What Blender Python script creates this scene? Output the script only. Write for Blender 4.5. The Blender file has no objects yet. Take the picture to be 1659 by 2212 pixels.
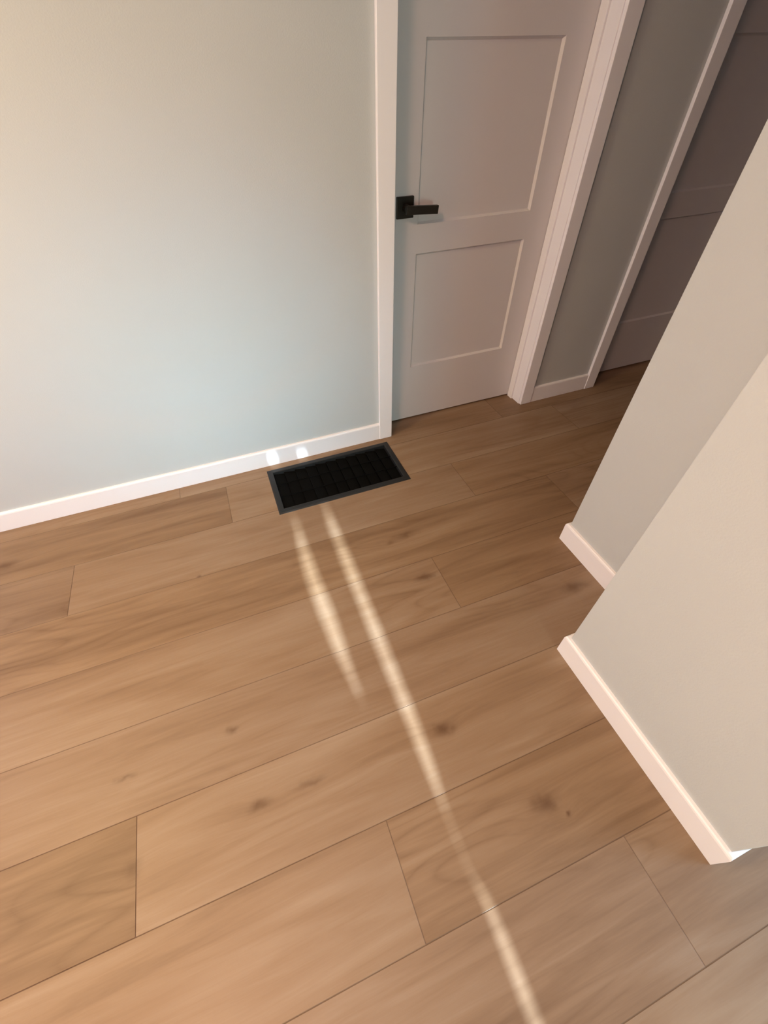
import bpy, bmesh, math, random
from mathutils import Vector, Matrix

S = 0.86                      # metres per layout unit (all layout numbers below are in units)
C = bpy.context.scene.collection
scn = bpy.context.scene

# ------------------------------------------------------------------ camera
cd = bpy.data.cameras.new('camera'); cam = bpy.data.objects.new('camera', cd); C.objects.link(cam)
RX = Vector((0.9365878983398417, -0.3498874664376865, -0.01954148185719768))
UP = Vector((0.2656257342759604, 0.6724502057410746, 0.6908355014684346))
FW = Vector((0.22857400983864115, 0.6522188908860302, -0.7227478401196931))
M3 = Matrix((RX, UP, -FW)).transposed()
cam.matrix_world = Matrix.Translation(Vector((-0.7744, -1.8589, 1.5)) * S) @ M3.to_4x4()
cd.sensor_fit = 'HORIZONTAL'; cd.sensor_width = 36.0
cd.lens = 912.6 / 1659 * 36.0
cd.shift_x = 24.6 / 1659; cd.shift_y = -11.95 / 1659
cd.clip_start = 0.02; cd.clip_end = 100
scn.camera = cam

# ------------------------------------------------------------------ colour management, world
vs = scn.view_settings
vs.view_transform = 'Standard'; vs.look = 'None'; vs.gamma = 1; vs.use_curve_mapping = False
vs.exposure = 0.09
wd = bpy.data.worlds.new('world'); scn.world = wd; wd.use_nodes = True
wd.node_tree.nodes['Background'].inputs[0].default_value = (0.55, 0.68, 0.85, 1)
wd.node_tree.nodes['Background'].inputs[1].default_value = 0.0

# ------------------------------------------------------------------ lights
SUN_EL = math.radians(27.5)
def area(name, loc, size, aim, color, power, spread=180):
    l = bpy.data.lights.new(name, 'AREA'); l.shape = 'RECTANGLE'
    l.size, l.size_y = size[0] * S, size[1] * S
    l.energy = power; l.color = color; l.spread = math.radians(spread)
    o = bpy.data.objects.new(name, l); C.objects.link(o)
    o.location = Vector(loc) * S
    o.rotation_euler = (Vector(aim) - Vector(loc)).to_track_quat('-Z', 'Y').to_euler()
    return o
LIGHTS = {   # name: (loc, size, aim, colour, watts, spread)
    'low_daylight': ((-0.35, -4.28, 0.75), (0.5, 1.0), (-0.5, 0, 0.3), (0.692, 1.000, 0.842), 15.96, 180),
    'wall_patch_fill': ((-0.85, -4.28, 0.6), (0.3, 0.3), (-0.95, 0, 0.42), (0.429, 0.810, 1.000), 1.76, 30),  # added narrow fill, brightens a patch low on the front wall
    'ceiling_light': ((-1.9, -2.2, 2.78), (0.5, 0.5), (-1.9, -2.2, 0), (1.000, 0.552, 0.364), 40.20, 180),
    'far_high_fill': ((-2.7, -1.0, 2.78), (0.4, 0.4), (-2.7, -1.0, 0), (1.000, 0.773, 0.348), 39.60, 180),  # added warm fill under the ceiling, not a known lamp
    'left_daylight': ((-3.1, -1.4, 1.3), (0.8, 1.4), (0, -1.4, 1.0), (1.000, 0.764, 0.945), 6.60, 180),
    'left_low_fill': ((-3.1, -0.4, 0.5), (0.4, 0.8), (0, -0.35, 0.4), (0.194, 0.516, 1.000), 7.44, 180),  # added low fill grazing the front wall to lift jambs and door bottom
    'right_room_daylight': ((2.9, -3.6, 1.4), (1.4, 1.6), (0, -2.6, 0.4), (0.532, 0.758, 1.000), 74.40, 180),
}
for k, v in LIGHTS.items(): area(k, *v)
sl = bpy.data.lights.new('sun', 'SUN'); SUNE = 18.0; sl.energy = SUNE; sl.angle = math.radians(0.72); sl.color = (0.80, 1.0, 1.10)
so = bpy.data.objects.new('sun', sl); C.objects.link(so)
so.rotation_euler = Vector((0, math.cos(SUN_EL), -math.sin(SUN_EL))).to_track_quat('-Z', 'Y').to_euler()
so.location = (-0.5, -6, 4)

# ------------------------------------------------------------------ materials
def new_mat(name):
    m = bpy.data.materials.new(name); m.use_nodes = True
    nt = m.node_tree; b = nt.nodes['Principled BSDF']
    return m, nt, b
def N(nt, t, **kw):
    n = nt.nodes.new(t)
    for k, v in kw.items(): setattr(n, k, v)
    return n
def sock(nt, s, v):
    if hasattr(v, 'links') or isinstance(v, bpy.types.NodeSocket): nt.links.new(v, s)
    else: s.default_value = v
def math_(nt, op, a, b=0.0, c=None):
    n = N(nt, 'ShaderNodeMath', operation=op)
    sock(nt, n.inputs[0], a); sock(nt, n.inputs[1], b)
    if c is not None: sock(nt, n.inputs[2], c)
    return n.outputs[0]
def paint(name, col, rough, bump_scale, bump, spec=0.5, mottled=0.03):
    m, nt, b = new_mat(name)
    tc = N(nt, 'ShaderNodeTexCoord')
    n1 = N(nt, 'ShaderNodeTexNoise'); n1.inputs['Scale'].default_value = bump_scale; n1.inputs['Detail'].default_value = 3
    nt.links.new(tc.outputs['Object'], n1.inputs['Vector'])
    n2 = N(nt, 'ShaderNodeTexNoise'); n2.inputs['Scale'].default_value = 3.0
    nt.links.new(tc.outputs['Object'], n2.inputs['Vector'])
    mx = N(nt, 'ShaderNodeMixRGB', blend_type='MIX')
    mx.inputs[1].default_value = (*[c * (1 - mottled) for c in col], 1); mx.inputs[2].default_value = (*[min(1, c * (1 + mottled)) for c in col], 1)
    nt.links.new(n2.outputs['Fac'], mx.inputs[0]); nt.links.new(mx.outputs[0], b.inputs['Base Color'])
    b.inputs['Roughness'].default_value = rough
    b.inputs['Specular IOR Level'].default_value = spec
    if bump:
        bp = N(nt, 'ShaderNodeBump'); bp.inputs['Strength'].default_value = bump; bp.inputs['Distance'].default_value = 0.001
        nt.links.new(n1.outputs['Fac'], bp.inputs['Height']); nt.links.new(bp.outputs[0], b.inputs['Normal'])
    return m
WALL = paint('wall_paint', (0.525, 0.545, 0.555), 0.85, 260, 0.35, 0.3)
TRIM = paint('trim_paint', (0.85, 0.83, 0.87), 0.38, 60, 0.05, 0.5, 0.01)
DOORP = paint('door_paint', (0.66, 0.635, 0.66), 0.45, 90, 0.05, 0.5, 0.01)
CEIL = paint('ceiling_paint', (0.8, 0.8, 0.78), 0.95, 200, 0.3, 0.2)
BLACKM = paint('black_metal', (0.003, 0.003, 0.003), 0.8, 300, 0.05, 0.06)
BRONZE = paint('dark_bronze', (0.014, 0.010, 0.006), 0.33, 300, 0.05, 0.4)
VENTF = paint('vent_frame_black', (0.011, 0.011, 0.012), 0.5, 400, 0.1, 0.4)
DARK = paint('duct_black', (0.004, 0.004, 0.004), 0.9, 100, 0.0, 0.1)
STREAK_MASK = paint('streak_mask_sheet', (0.55, 0.52, 0.47), 0.9, 500, 0.2, 0.2)  # for the unseen sheet added to cut the sun into streaks

# knots seen on the boards: x, y, half length, half width, strength  (units)
KNOTS = [(-1.945, -0.248, .05, .018, .9), (-0.241, -0.973, .035, .014, .9), (-0.224, -0.729, .045, .016, .7),
         (0.31, -1.239, .05, .02, .8), (-0.441, -1.528, .028, .016, 1.0), (-1.036, -1.523, .028, .013, .9),
         (-0.254, -1.812, .035, .02, .9), (-1.086, -1.286, .016, .010, .7), (-1.412, -1.306, .03, .008, .6),
         (-0.199, -1.86, .010, .005, 1.0), (-0.881, -1.52, .04, .010, .6), (-1.146, -0.614, .008, .006, .8),
         (0.106, -1.892, .04, .012, .5), (-1.385, -1.545, .02, .02, .7), (-0.30, -0.75, .02, .01, .5)]
def floor_material(name, edge=False):
    m, nt, b = new_mat(name)
    tc = N(nt, 'ShaderNodeTexCoord')
    at = N(nt, 'ShaderNodeAttribute', attribute_name='plank')           # r = tone, g = board offset, b = hue
    sep = N(nt, 'ShaderNodeSeparateColor'); nt.links.new(at.outputs['Color'], sep.inputs[0])
    tone, off, hue = sep.outputs
    xyz = N(nt, 'ShaderNodeSeparateXYZ'); nt.links.new(tc.outputs['Object'], xyz.inputs[0])
    X, Y = xyz.outputs[0], xyz.outputs[1]
    # knot field: warps the grain and darkens the heart
    kn = 0.0; warp = 0.0; heart = 0.0
    wn = N(nt, 'ShaderNodeTexNoise'); wn.inputs['Scale'].default_value = 22; wn.inputs['Detail'].default_value = 3
    nt.links.new(tc.outputs['Object'], wn.inputs['Vector'])
    wob = math_(nt, 'MULTIPLY', math_(nt, 'SUBTRACT', wn.outputs['Fac'], 0.5), 0.05)
    for (kx, ky, a, w, s) in KNOTS:
        dx = math_(nt, 'MULTIPLY', math_(nt, 'SUBTRACT', math_(nt, 'ADD', X, wob), kx * S), 1 / (a * S))
        dy0 = math_(nt, 'SUBTRACT', math_(nt, 'ADD', Y, math_(nt, 'MULTIPLY', wob, -0.6)), ky * S)
        dy = math_(nt, 'MULTIPLY', dy0, 1 / (w * S))
        r2 = math_(nt, 'ADD', math_(nt, 'MULTIPLY', dx, dx), math_(nt, 'MULTIPLY', dy, dy))
        g = math_(nt, 'POWER', 2.718, math_(nt, 'MULTIPLY', r2, -0.9))
        heart = math_(nt, 'ADD', math_(nt, 'MULTIPLY', g, s), heart)
        wide = math_(nt, 'POWER', 2.718, math_(nt, 'MULTIPLY', r2, -0.10))
        kn = math_(nt, 'ADD', math_(nt, 'MULTIPLY', wide, s), kn)
    # grain coordinates
    offv = math_(nt, 'MULTIPLY', off, 37.0)
    def grain(sx, sy, scale, detail, dist, rough=0.5):
        cb = N(nt, 'ShaderNodeCombineXYZ')
        sock(nt, cb.inputs[0], math_(nt, 'ADD', math_(nt, 'MULTIPLY', X, sx), offv))
        sock(nt, cb.inputs[1], math_(nt, 'ADD', math_(nt, 'MULTIPLY', math_(nt, 'ADD', Y, math_(nt, 'MULTIPLY', kn, 0.012)), sy), offv))
        sock(nt, cb.inputs[2], offv)
        n = N(nt, 'ShaderNodeTexNoise'); n.inputs['Scale'].default_value = scale; n.inputs['Detail'].default_value = detail
        n.inputs['Distortion'].default_value = dist; n.inputs['Roughness'].default_value = rough
        nt.links.new(cb.outputs[0], n.inputs['Vector']); return n.outputs['Fac'], cb.outputs[0]
    broad, _ = grain(0.9, 7.0, 1.4, 2, 0.6)
    mid, _ = grain(1.2, 16.0, 2.0, 5, 0.9, 0.6)
    fine, _ = grain(3.0, 90.0, 2.6, 4, 0.2, 0.65)
    # cathedral arches: contour lines of a slow stretched field
    arch, _ = grain(0.8, 4.2, 1.25, 1.5, 0.3)
    arc = math_(nt, 'FRACT', math_(nt, 'MULTIPLY', arch, 16.0))
    arc = math_(nt, 'MULTIPLY', math_(nt, 'ABSOLUTE', math_(nt, 'SUBTRACT', arc, 0.5)), 2.0)
    arc = math_(nt, 'POWER', arc, 3.0)
    msk, _ = grain(1.0, 3.0, 1.1, 1, 0.0)
    mr = N(nt, 'ShaderNodeMapRange'); mr.inputs[1].default_value = 0.50; mr.inputs[2].default_value = 0.66
    nt.links.new(msk, mr.inputs[0]); arc = math_(nt, 'MULTIPLY', arc, mr.outputs[0])
    v = math_(nt, 'MULTIPLY_ADD', math_(nt, 'SUBTRACT', broad, 0.5), 0.80, 0.5)
    v = math_(nt, 'MULTIPLY_ADD', math_(nt, 'SUBTRACT', mid, 0.5), 0.65, v)
    v = math_(nt, 'MULTIPLY_ADD', math_(nt, 'SUBTRACT', fine, 0.5), 0.16, v)
    v = math_(nt, 'MULTIPLY_ADD', arc, -0.17, v)
    v = math_(nt, 'MULTIPLY_ADD', math_(nt, 'SUBTRACT', tone, 0.5), 0.95, v)
    rp = N(nt, 'ShaderNodeValToRGB'); nt.links.new(v, rp.inputs[0])
    e = rp.color_ramp.elements
    e[0].position = 0.0; e[0].color = (0.126, 0.066, 0.031, 1)
    e[1].position = 1.0; e[1].color = (0.341, 0.247, 0.167, 1)
    k = rp.color_ramp.elements.new(0.5); k.color = (0.243, 0.151, 0.087, 1)
    hm = N(nt, 'ShaderNodeMixRGB', blend_type='MULTIPLY')
    nt.links.new(hue, hm.inputs[0]); nt.links.new(rp.outputs[0], hm.inputs[1]); hm.inputs[2].default_value = (0.97, 1.0, 1.10, 1)
    hk = N(nt, 'ShaderNodeMixRGB'); sock(nt, hk.inputs[0], math_(nt, 'MULTIPLY', math_(nt, 'MINIMUM', heart, 1.0), 0.85))
    nt.links.new(hm.outputs[0], hk.inputs[1]); hk.inputs[2].default_value = (0.095, 0.045, 0.020, 1)
    out = hk.outputs[0]
    if edge:
        d = N(nt, 'ShaderNodeMixRGB', blend_type='MULTIPLY'); d.inputs[0].default_value = 1
        nt.links.new(out, d.inputs[1]); d.inputs[2].default_value = (0.62, 0.58, 0.55, 1); out = d.outputs[0]
    nt.links.new(out, b.inputs['Base Color'])
    b.inputs['Roughness'].default_value = 0.48
    b.inputs['Specular IOR Level'].default_value = 0.35
    bp = N(nt, 'ShaderNodeBump'); bp.inputs['Strength'].default_value = 0.18; bp.inputs['Distance'].default_value = 0.0006
    sock(nt, bp.inputs['Height'], math_(nt, 'MULTIPLY_ADD', arc, -0.8, fine)); nt.links.new(bp.outputs[0], b.inputs['Normal'])
    return m
FLOOR = floor_material('oak_vinyl_plank'); FEDGE = floor_material('oak_plank_edge', True)

# ------------------------------------------------------------------ mesh helpers
def bx(bm, x0, x1, y0, y1, z0, z1, bev=0.0, mi=0):
    vs_ = [bm.verts.new(Vector(c) * S) for c in ((x0, y0, z0), (x1, y0, z0), (x1, y1, z0), (x0, y1, z0), (x0, y0, z1), (x1, y0, z1), (x1, y1, z1), (x0, y1, z1))]
    fs = [bm.faces.new([vs_[i] for i in f]) for f in ((3, 2, 1, 0), (4, 5, 6, 7), (0, 1, 5, 4), (1, 2, 6, 5), (2, 3, 7, 6), (3, 0, 4, 7))]
    for f in fs: f.material_index = mi
    if bev:
        es = list({e for f in fs for e in f.edges})
        bmesh.ops.bevel(bm, geom=es, offset=bev * S, segments=2, affect='EDGES', profile=0.5)
def sweep(bm, pts, p0, p1, mi=0):
    """prism: closed outline pts extruded from offset p0 to p1"""
    a = [bm.verts.new((Vector(p) + Vector(p0)) * S) for p in pts]
    b_ = [bm.verts.new((Vector(p) + Vector(p1)) * S) for p in pts]
    n = len(pts)
    bm.faces.new(a); bm.faces.new(list(reversed(b_)))
    for i in range(n): bm.faces.new((a[i], b_[i], b_[(i + 1) % n], a[(i + 1) % n]))
def obj(name, bm, mats, parent=None, kind=None, smooth=False, origin=None):
    bmesh.ops.recalc_face_normals(bm, faces=bm.faces)
    me = bpy.data.meshes.new(name); bm.to_mesh(me); bm.free()
    for m in (mats if isinstance(mats, (list, tuple)) else [mats]): me.materials.append(m)
    if smooth:
        for p in me.polygons: p.use_smooth = True
    o = bpy.data.objects.new(name, me); C.objects.link(o)
    if parent: o.parent = parent
    if kind: o['kind'] = kind
    return o
def BM(): return bmesh.new()
def empty(name, loc=(0, 0, 0)):
    o = bpy.data.objects.new(name, None); C.objects.link(o); o.location = Vector(loc) * S; o.empty_display_size = 0.1
    return o
def at_child(o, parent):            # parent keeps world placement (parent only translates)
    o.parent = parent; o.location = -parent.location
    return o

# ------------------------------------------------------------------ layout numbers
TB, TC, TR, HB, WC = 0.014, 0.018, 0.014, 0.1026, 0.0725
YD = 0.111                    # door face
X1 = 0.876                    # right edge of first opening
X2 = 1.365                    # left edge of second casing
D2 = X2 + WC                  # left edge of second opening
XC, YC = 0.4316, -1.0154      # far corner of the rear block
XB, YB, YN = 0.0909, -1.4481, -2.0687
ZC = 2.84; ZD = 2.36
VX0, VX1, VY0, VY1 = -0.739, -0.0446, -0.0544, -0.3928
HX0, HX1, HY0, HY1 = VX0 + .028, VX1 - .028, VY0 - .028, VY1 + .028

# ------------------------------------------------------------------ floor of planks
PW = 0.2655
ENDS = {0: [-1.187, 0.70], 1: [-0.960, 1.05], 2: [-1.648, 0.205], 3: [-2.55, 0.62], 4: [-1.95, -0.168], 5: [-2.35, 1.55],
        6: [-1.376, 0.75], 7: [-0.700, 1.2], 8: [-2.0, -0.093], 9: [-1.3, 0.5], 10: [-0.6, 1.2]}
TONES = {(1, -0.96): .62, (0, -1.187): .60, (2, -1.648): .56, (6, -1.376): .62, (4, -0.168): .44, (2, 0.205): .52, (2, None): .46}
random.seed(11)
bm = BM(); lay = bm.loops.layers.float_color.new('plank')
def quad(pts, mi, col):
    f = bm.faces.new([bm.verts.new(Vector(p) * S) for p in pts]); f.material_index = mi
    for l in f.loops: l[lay] = col
G, GD = 0.0014, 0.0007
def slab(x0, x1, y0, y1, col, e):
    """top quad with bevelled edge strips on the sides flagged in e (left, right, near, far)"""
    a, b_, c, d = (x0 + G * e[0], x1 - G * e[1], y0 + G * e[2], y1 - G * e[3])
    quad([(a, c, 0), (b_, c, 0), (b_, d, 0), (a, d, 0)], 0, col)
    if e[0]: quad([(x0, y0, -GD), (a, c, 0), (a, d, 0), (x0, y1, -GD)], 1, col)
    if e[1]: quad([(b_, c, 0), (x1, y0, -GD), (x1, y1, -GD), (b_, d, 0)], 1, col)
    if e[2]: quad([(x0, y0, -GD), (x1, y0, -GD), (b_, c, 0), (a, c, 0)], 1, col)
    if e[3]: quad([(a, d, 0), (b_, d, 0), (x1, y1, -GD), (x0, y1, -GD)], 1, col)
FX0, FX1 = -3.3, 4.3
for row in range(-1, 17):
    ya = -0.094 - PW * row; yb = ya + PW          # row 0 lies between -0.094 and the wall
    es = ENDS.get(row, None)
    if es is None: o_ = random.uniform(-2, 0); es = [o_, o_ + 1.77]
    cuts = [es[0] - 1.77 * k for k in (2, 1)] + es + [es[-1] + 1.77 * k for k in (1, 2, 3)]
    cuts = sorted(c for c in cuts if FX0 < c < FX1)
    xs = [FX0] + cuts + [FX1]
    for i in range(len(xs) - 1):
        x0, x1 = xs[i], xs[i + 1]
        key = (row, round(x0, 3)) if i else (row, None)
        tone = TONES.get(key, random.uniform(.40, .58))
        if row == 6 and abs(x1 + 1.376) < .01: tone = .28
        if row == 1 and abs(x1 + 0.96) < .01: tone = .42
        if row == 2 and abs(x1 + 1.648) < .01: tone = .40
        if row == 3: tone = .45
        if row == 5: tone = .56
        if row == 4 and abs(x1 + 0.168) < .01: tone = .60
        if row == 0 and abs(x1 + 1.187) < .01: tone = .44
        if row == 7 and abs(x1 + .70) < .01: tone = .57
        if row == 7 and abs(x0 + .70) < .01: tone = .46
        if row == 8: tone = .49
        col = (tone, random.random(), random.random(), 1)
        ovx = not (x1 <= HX0 or x0 >= HX1); ovy = not (yb <= HY1 or ya >= HY0)
        if not (ovx and ovy): slab(x0, x1, ya, yb, col, (1, 1, 1, 1)); continue
        # a rectangular duct opening is cut through the boards
        cx0, cx1, cy0, cy1 = max(x0, HX0), min(x1, HX1), max(ya, HY1), min(yb, HY0)
        if x0 < cx0: slab(x0, cx0, ya, yb, col, (1, 0, 1, 1))
        if cx1 < x1: slab(cx1, x1, ya, yb, col, (0, 1, 1, 1))
        if ya < cy0: slab(cx0, cx1, ya, cy0, col, (0, 0, 1, 0))
        if cy1 < yb: slab(cx0, cx1, cy1, yb, col, (0, 0, 0, 1))
# subfloor ring under the boards, open at the duct
for (x0, x1, y0, y1) in ((FX0, HX0, -4.6, .4), (HX1, FX1, -4.6, .4), (HX0, HX1, -4.6, HY1), (HX0, HX1, HY0, .4)):
    n0 = len(bm.faces)
    bx(bm, x0, x1, y0, y1, -0.05, -GD, mi=1)
    bm.faces.ensure_lookup_table()
    for f in bm.faces[n0:]:
        for l in f.loops: l[lay] = (.3, .5, .5, 1)
me = bpy.data.meshes.new('floor'); bm.to_mesh(me); bm.free()
me.materials.append(FLOOR); me.materials.append(FEDGE)
fo = bpy.data.objects.new('floor', me); C.objects.link(fo); fo['kind'] = 'structure'

# ------------------------------------------------------------------ walls
XL, XR, YBK = -3.2, 4.2, -4.4
WT = 0.13
def wall(name, boxes, bev=0.0):
    b = BM()
    for q in boxes: bx(b, *q, bev)
    return obj(name, b, WALL, kind='structure')
D2R = D2 + X1
wall('wall_front', [(XL - .1, -0.02, 0, WT, 0, ZC), (X1 + 0.02, D2 - 0.02, 0, WT, 0, ZC), (D2R + 0.02, XR, 0, WT, 0, ZC),
                    (-0.02, X1 + 0.02, 0, WT, ZD + .02, ZC), (D2 - .02, D2R + .02, 0, WT, ZD + .02, ZC)])
wall('wall_left', [(XL - .1, XL, YBK - .1, 0, 0, ZC)])
wall('wall_hall', [(XC, 3.9, YB, YC, 0, ZC)], 0.002)
wall('wall_right', [(XB, 3.9, YN, YB, 0, ZC)], 0.002)
wall('wall_far_right', [(XR, XR + .1, YBK - .1, 0.13, 0, ZC)])
WX0, WX1, WZ0, WZ1 = -1.15, -0.08, 0.25, 2.55         # window behind the camera
wall('wall_back', [(XL, WX0, YBK - .1, YBK, 0, ZC), (WX1, XR, YBK - .1, YBK, 0, ZC), (WX0, WX1, YBK - .1, YBK, 0, WZ0), (WX0, WX1, YBK - .1, YBK, WZ1, ZC)])
b = BM(); bx(b, XL - .1, XR + .1, YBK - .1, WT, ZC, ZC + .1); obj('ceiling', b, CEIL, kind='structure')

# ------------------------------------------------------------------ window with an added unseen mask, its slits shaped to cast the sun streaks
tE = math.tan(SUN_EL)
YS = YBK - 0.04                                           # plane of the mask
def zs(y): return (y - YS) * tE                           # height at the mask of the ray that lands on the floor at y
def slit(samples):                                        # samples: (floor y, x centre, half width) -> left / right outline
    return [(xc - 1.2 * w, zs(y)) for y, xc, w in samples], [(xc + 1.2 * w, zs(y)) for y, xc, w in samples]
# ordered from high (far on the floor) to low (near)
SL1 = [(0.15, -0.689, .0005), (0.10, -0.690, .0055), (0.05, -0.689, .0060), (0.0, -.689, .0008), (-0.44, -0.680, .0010), (-0.52, -0.678, .0065), (-0.62, -0.682, .0120), (-0.80, -0.684, .0190), (-1.00, -0.674, .0215), (-1.15, -0.670, .0150), (-1.25, -0.662, .0075), (-1.35, -0.655, .0004)]
SL2 = [(0.11, -0.535, .0004), (0.08, -0.535, .0035), (0.06, -0.53, .0045), (0.02, -.528, .0045), (-.02, -.528, .0006), (-0.42, -0.517, .0012), (-0.52, -0.520, .0105), (-0.80, -0.521, .0155), (-1.20, -0.521, .0160), (-1.45, -0.521, .0140), (-1.60, -0.525, .0110), (-1.66, -0.528, .0075), (-1.71, -0.53, .0016), (-1.88, -0.532, .0007), (-1.93, -0.520, .0060), (-2.03, -0.519, .0095), (-2.25, -0.525, .0100), (-2.45, -0.53, .002)]
b = BM()
def strip_between(rights, lefts):
    """mask sheet between the right edge of one slit (as a function of z) and the left edge of the next"""
    zsamp = sorted({round(z, 4) for _, z in rights} | {round(z, 4) for _, z in lefts} | {WZ0, WZ1})
    zsamp = [z for z in zsamp if WZ0 <= z <= WZ1]
    def ev(pl, z):
        pl = sorted(pl, key=lambda p: p[1])
        if z <= pl[0][1]: return pl[0][0]
        if z >= pl[-1][1]: return pl[-1][0]
        for (xa, za), (xb, zb) in zip(pl, pl[1:]):
            if za <= z <= zb: return xa + (xb - xa) * (z - za) / max(zb - za, 1e-9)
    A = [(ev(rights, z), z) for z in zsamp]; B = [(ev(lefts, z), z) for z in zsamp]
    for i in range(len(zsamp) - 1):
        f = [b.verts.new(Vector((p[0], YS, p[1])) * S) for p in (A[i], B[i], B[i + 1], A[i + 1])]
        b.faces.new(f)
def closed(pl):            # outline beyond its ends closes on the centre line
    return pl
l1, r1 = slit(SL1); l2, r2 = slit(SL2)
# close both slits completely beyond their ends
def cap(l, r):
    for end in (0, -1):
        xm = (l[end][0] + r[end][0]) / 2; dz = 0.004 if end == 0 else -0.004
        if end == 0: l.insert(0, (xm, l[0][1] + dz)); r.insert(0, (xm, r[0][1] + dz))
        else: l.append((xm, l[-1][1] + dz)); r.append((xm, r[-1][1] + dz))
cap(l1, r1); cap(l2, r2)
strip_between([(WX0, WZ0), (WX0, WZ1)], l1); strip_between(r1, l2); strip_between(r2, [(WX1, WZ0), (WX1, WZ1)])
win = empty('window_1', ((WX0 + WX1) / 2, YBK, WZ0)); win['kind'] = 'structure'
at_child(obj('streak_mask', b, STREAK_MASK), win)
b = BM()
for q in ((WX0 - .07, WX0, WZ0 - .07, WZ1 + .07), (WX1, WX1 + .07, WZ0 - .07, WZ1 + .07), (WX0, WX1, WZ1, WZ1 + .07), (WX0, WX1, WZ0 - .07, WZ0)):
    bx(b, q[0], q[1], YBK - .1, YBK + .015, q[2], q[3], .002)
at_child(obj('window_frame', b, TRIM), win)

# ------------------------------------------------------------------ baseboards
def prof(t=TB, h=HB):     # (out, z) profile with an eased top
    return [(0, 0.0005), (t, 0.0005), (t, h - .010), (t - .0015, h - .004), (t - .005, h), (0, h)]
def base_run(bm_, axis, a, b_, c, sgn, t=TB):
    """axis 'x': runs along x at wall plane y=c facing sgn*y ; axis 'y': along y at x=c facing sgn*x"""
    if axis == 'x': pts = [(0, c + sgn * o, z) for o, z in prof(t)]; sweep(bm_, pts, (a, 0, 0), (b_, 0, 0))
    else: pts = [(c + sgn * o, 0, z) for o, z in prof(t)]; sweep(bm_, pts, (0, a, 0), (0, b_, 0))
def base_loop(bm_, path, t=TR):
    """mitred run round convex corners; path = list of (x,y, outward nx, ny) corner positions with mitre offsets"""
    P = prof(t)
    rings = [[bm_.verts.new(Vector((x + nx * o, y + ny * o, z)) * S) for o, z in P] for x, y, nx, ny in path]
    n = len(P)
    for r0, r1_ in zip(rings, rings[1:]):
        for i in range(n): bm_.faces.new((r0[i], r0[(i + 1) % n], r1_[(i + 1) % n], r1_[i]))
    bm_.faces.new(rings[0]); bm_.faces.new(list(reversed(rings[-1])))
b = BM(); base_run(b, 'x', XL, -WC, 0, -1); obj('baseboard_front_left', b, TRIM, kind='structure')
b = BM(); base_run(b, 'x', X1 + WC, X2, 0, -1); obj('baseboard_front_middle', b, TRIM, kind='structure')
b = BM(); base_run(b, 'x', D2R + WC, XR, 0, -1); obj('baseboard_front_right', b, TRIM, kind='structure')
b = BM(); base_loop(b, [(3.9, YC, 0, 1), (XC, YC, -1, 1), (XC, YB, -1, 0)]); obj('baseboard_hall', b, TRIM, kind='structure')
b = BM(); base_loop(b, [(XC - TR, YB, 0, 1), (XB, YB, -1, 1), (XB, YN, -1, -1), (3.9, YN, 0, -1)]); obj('baseboard_right', b, TRIM, kind='structure')
b = BM(); base_run(b, 'y', YBK, 0 - TB, XL, 1); obj('baseboard_left', b, TRIM, kind='structure')
b = BM(); base_run(b, 'x', XL + TB, XR, YBK, 1); obj('baseboard_back', b, TRIM, kind='structure')

# ------------------------------------------------------------------ casings (three legs in view) and heads
def casing(name, xa, xb):
    b = BM(); bx(b, xa, xb, -TC, 0, 0.0005, ZD + WC, .0022); return obj(name, b, TRIM, kind='structure')
casing('trim_1', -WC, 0.0)
casing('trim_2', X1, X1 + WC)
casing('trim_3', X2, D2)
casing('trim_4', D2R, D2R + WC)
for i, (xa, xb) in enumerate(((0.0, X1), (D2, D2R))):
    b = BM(); bx(b, xa, xb, -TC, 0, ZD, ZD + WC, .0022); obj('trim_%d' % (5 + i), b, TRIM, kind='structure')

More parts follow.
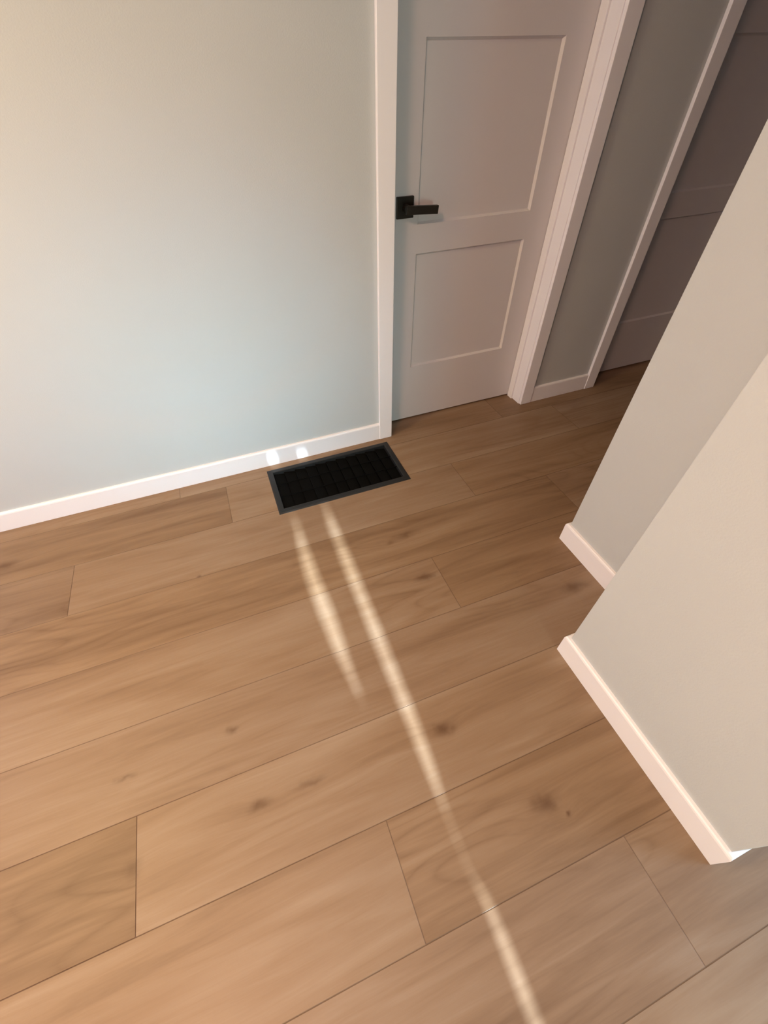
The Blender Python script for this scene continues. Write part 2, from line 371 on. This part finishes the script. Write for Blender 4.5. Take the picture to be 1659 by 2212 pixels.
# ------------------------------------------------------------------ doors
def make_door(name, x0, handle_left=True):
    root = empty(name, (x0, 0, 0)); root['kind'] = 'structure'
    # jamb lining and stop (frame of the opening)
    b = BM()
    for side in (0, 1):
        if side == 0: a0, a1, s0, s1 = x0 - .022, x0 + .005, x0 + .005, x0 + .014
        else: a0, a1, s0, s1 = x0 + X1 - .005, x0 + X1 + .022, x0 + X1 - .014, x0 + X1 - .005
        bx(b, a0, a1, -0.001, WT + .03, 0.0005, ZD, .0012)
    bx(b, x0 - .022, x0 + X1 + .022, -0.001, WT + .03, ZD - .005, ZD + .02)
    at_child(obj('door_jamb', b, TRIM), root)
    b = BM()
    bx(b, x0 + .005, x0 + .015, .066, YD - .002, 0.0005, ZD - .005, .0015)
    bx(b, x0 + X1 - .015, x0 + X1 - .005, .066, YD - .002, 0.0005, ZD - .005, .0015)
    bx(b, x0 + .015, x0 + X1 - .015, .066, YD - .002, ZD - .017, ZD - .005)
    at_child(obj('door_stop', b, TRIM), root)
    # slab: rails and stiles with recessed flat panels and a small sloping sticking
    L, R_, Z0, Z1 = x0 + .008, x0 + X1 - .008, .011, ZD - .009
    px0, px1 = x0 + .161, x0 + .741
    rows = [(0.338, 0.896), (1.011, 1.562), (1.680, 2.21)]
    b = BM()
    def q(pts): b.faces.new([b.verts.new(Vector(p) * S) for p in pts])
    dep, wd_ = .012, .008
    ys = [Z0] + [z for r_ in rows for z in r_] + [Z1]
    q([(L, YD, Z0), (px0, YD, Z0), (px0, YD, Z1), (L, YD, Z1)]); q([(px1, YD, Z0), (R_, YD, Z0), (R_, YD, Z1), (px1, YD, Z1)])
    for i in range(0, len(ys), 2): q([(px0, YD, ys[i]), (px1, YD, ys[i]), (px1, YD, ys[i + 1]), (px0, YD, ys[i + 1])])
    for za, zb in rows:
        o_ = [(px0, YD, za), (px1, YD, za), (px1, YD, zb), (px0, YD, zb)]
        m_ = [(px0 + .001, YD + .003, za + .001), (px1 - .001, YD + .003, za + .001), (px1 - .001, YD + .003, zb - .001), (px0 + .001, YD + .003, zb - .001)]
        n_ = [(px0 + wd_, YD + dep, za + wd_), (px1 - wd_, YD + dep, za + wd_), (px1 - wd_, YD + dep, zb - wd_), (px0 + wd_, YD + dep, zb - wd_)]
        for A_, B_ in ((o_, m_), (m_, n_)):
            for k in range(4): q([A_[k], A_[(k + 1) % 4], B_[(k + 1) % 4], B_[k]])
        q(n_)
    bmesh.ops.remove_doubles(b, verts=b.verts, dist=1e-6)
    yb_ = YD + .041
    q([(L, yb_, Z0), (L, yb_, Z1), (R_, yb_, Z1), (R_, yb_, Z0)])
    q([(L, YD, Z0), (L, YD, Z1), (L, yb_, Z1), (L, yb_, Z0)]); q([(R_, YD, Z0), (R_, yb_, Z0), (R_, yb_, Z1), (R_, YD, Z1)])
    q([(L, YD, Z0), (L, yb_, Z0), (R_, yb_, Z0), (R_, YD, Z0)]); q([(L, YD, Z1), (R_, YD, Z1), (R_, yb_, Z1), (L, yb_, Z1)])
    bmesh.ops.remove_doubles(b, verts=b.verts, dist=1e-6)
    at_child(obj('door_slab', b, DOORP), root)
    # lever handle on a square rose
    b = BM(); cx, cz = (x0 + .096 if handle_left else x0 + X1 - .096), 1.080; sg = 1 if handle_left else -1
    bx(b, cx - .039, cx + .039, YD - .012, YD, cz - .039, cz + .039, .0025)
    h = at_child(obj('door_handle', b, BRONZE), root)
    b = BM()
    bmesh.ops.create_cone(b, cap_ends=True, segments=28, radius1=.0145 * S, radius2=.0145 * S, depth=.040 * S,
                          matrix=Matrix.Translation(Vector((cx, YD - .030, cz)) * S) @ Matrix.Rotation(math.pi / 2, 4, 'X'))
    n0 = len(b.verts)
    bx(b, min(cx - .018 * sg, cx + .129 * sg), max(cx - .018 * sg, cx + .129 * sg), YD - .066, YD - .050, cz - .0155, cz + .0155, .002)
    b.verts.ensure_lookup_table()
    bmesh.ops.rotate(b, verts=b.verts[n0:], cent=Vector((cx, YD - .058, cz)) * S, matrix=Matrix.Rotation(math.radians(3.5 * sg), 3, 'Y'))
    lv = obj('lever', b, BRONZE); lv.parent = h
    return root
make_door('door_1', 0.0)
make_door('door_2', D2, False)
# rooms behind the doors are closed off by a dark backing wall
wall('wall_behind_doors', [(XL, XR, .40, .45, 0, ZC)])

# ------------------------------------------------------------------ floor vent
v = empty('floor_vent', ((VX0 + VX1) / 2, (VY0 + VY1) / 2, 0))
v['label'] = 'long black metal floor register set in the oak planks beside the white baseboard'
v['category'] = 'floor vent'
b = BM()
zt, w1 = .006, .030
outer = [(VX0, VY1), (VX1, VY1), (VX1, VY0), (VX0, VY0)]
def inset(r, d): return [(r[0][0] + d, r[0][1] + d), (r[1][0] - d, r[1][1] + d), (r[2][0] - d, r[2][1] - d), (r[3][0] + d, r[3][1] - d)]
rings = [(outer, 0.0002), (inset(outer, .0008), .0025), (inset(outer, .006), zt), (inset(outer, .026), zt), (inset(outer, .029), .0045), (inset(outer, .030), -.03)]
vr = [[b.verts.new(Vector((x, y, z)) * S) for x, y in r] for r, z in rings]
for r0, r1_ in zip(vr, vr[1:]):
    for i in range(4): b.faces.new((r0[i], r0[(i + 1) % 4], r1_[(i + 1) % 4], r1_[i]))
at_child(obj('frame', b, VENTF), v)
ix0, ix1, iy0, iy1 = VX0 + .030, VX1 - .030, VY1 + .030, VY0 - .030
ns = 11
for i in range(ns):
    x = ix0 + (ix1 - ix0) * (i + .5) / ns
    b = BM(); hw = (ix1 - ix0) / ns * .50; tk = .0022          # broad, almost flat louvre blades tipped to the right
    pts = [(x - hw, 0, -.006), (x + hw, 0, -.016), (x + hw, 0, -.016 - tk), (x - hw, 0, -.006 - tk)]
    sweep(b, pts, (0, iy0 + .002, 0), (0, iy1 - .002, 0))
    at_child(obj('slat', b, BLACKM), v)
for yy in (iy0 + (iy1 - iy0) / 3, iy0 + 2 * (iy1 - iy0) / 3):
    b = BM(); bx(b, ix0, ix1, yy - .002, yy + .002, -.0042, -.0012); at_child(obj('cross_bar', b, BLACKM), v)
b = BM()
dz = -.16
for q_ in ((ix0 - .001, ix0 + .001, iy0, iy1, dz, -.028), (ix1 - .001, ix1 + .001, iy0, iy1, dz, -.028), (ix0, ix1, iy0 - .001, iy0 + .001, dz, -.028), (ix0, ix1, iy1 - .001, iy1 + .001, dz, -.028), (ix0, ix1, iy0, iy1, dz - .004, dz)):
    bx(b, *q_)
at_child(obj('duct', b, DARK), v)
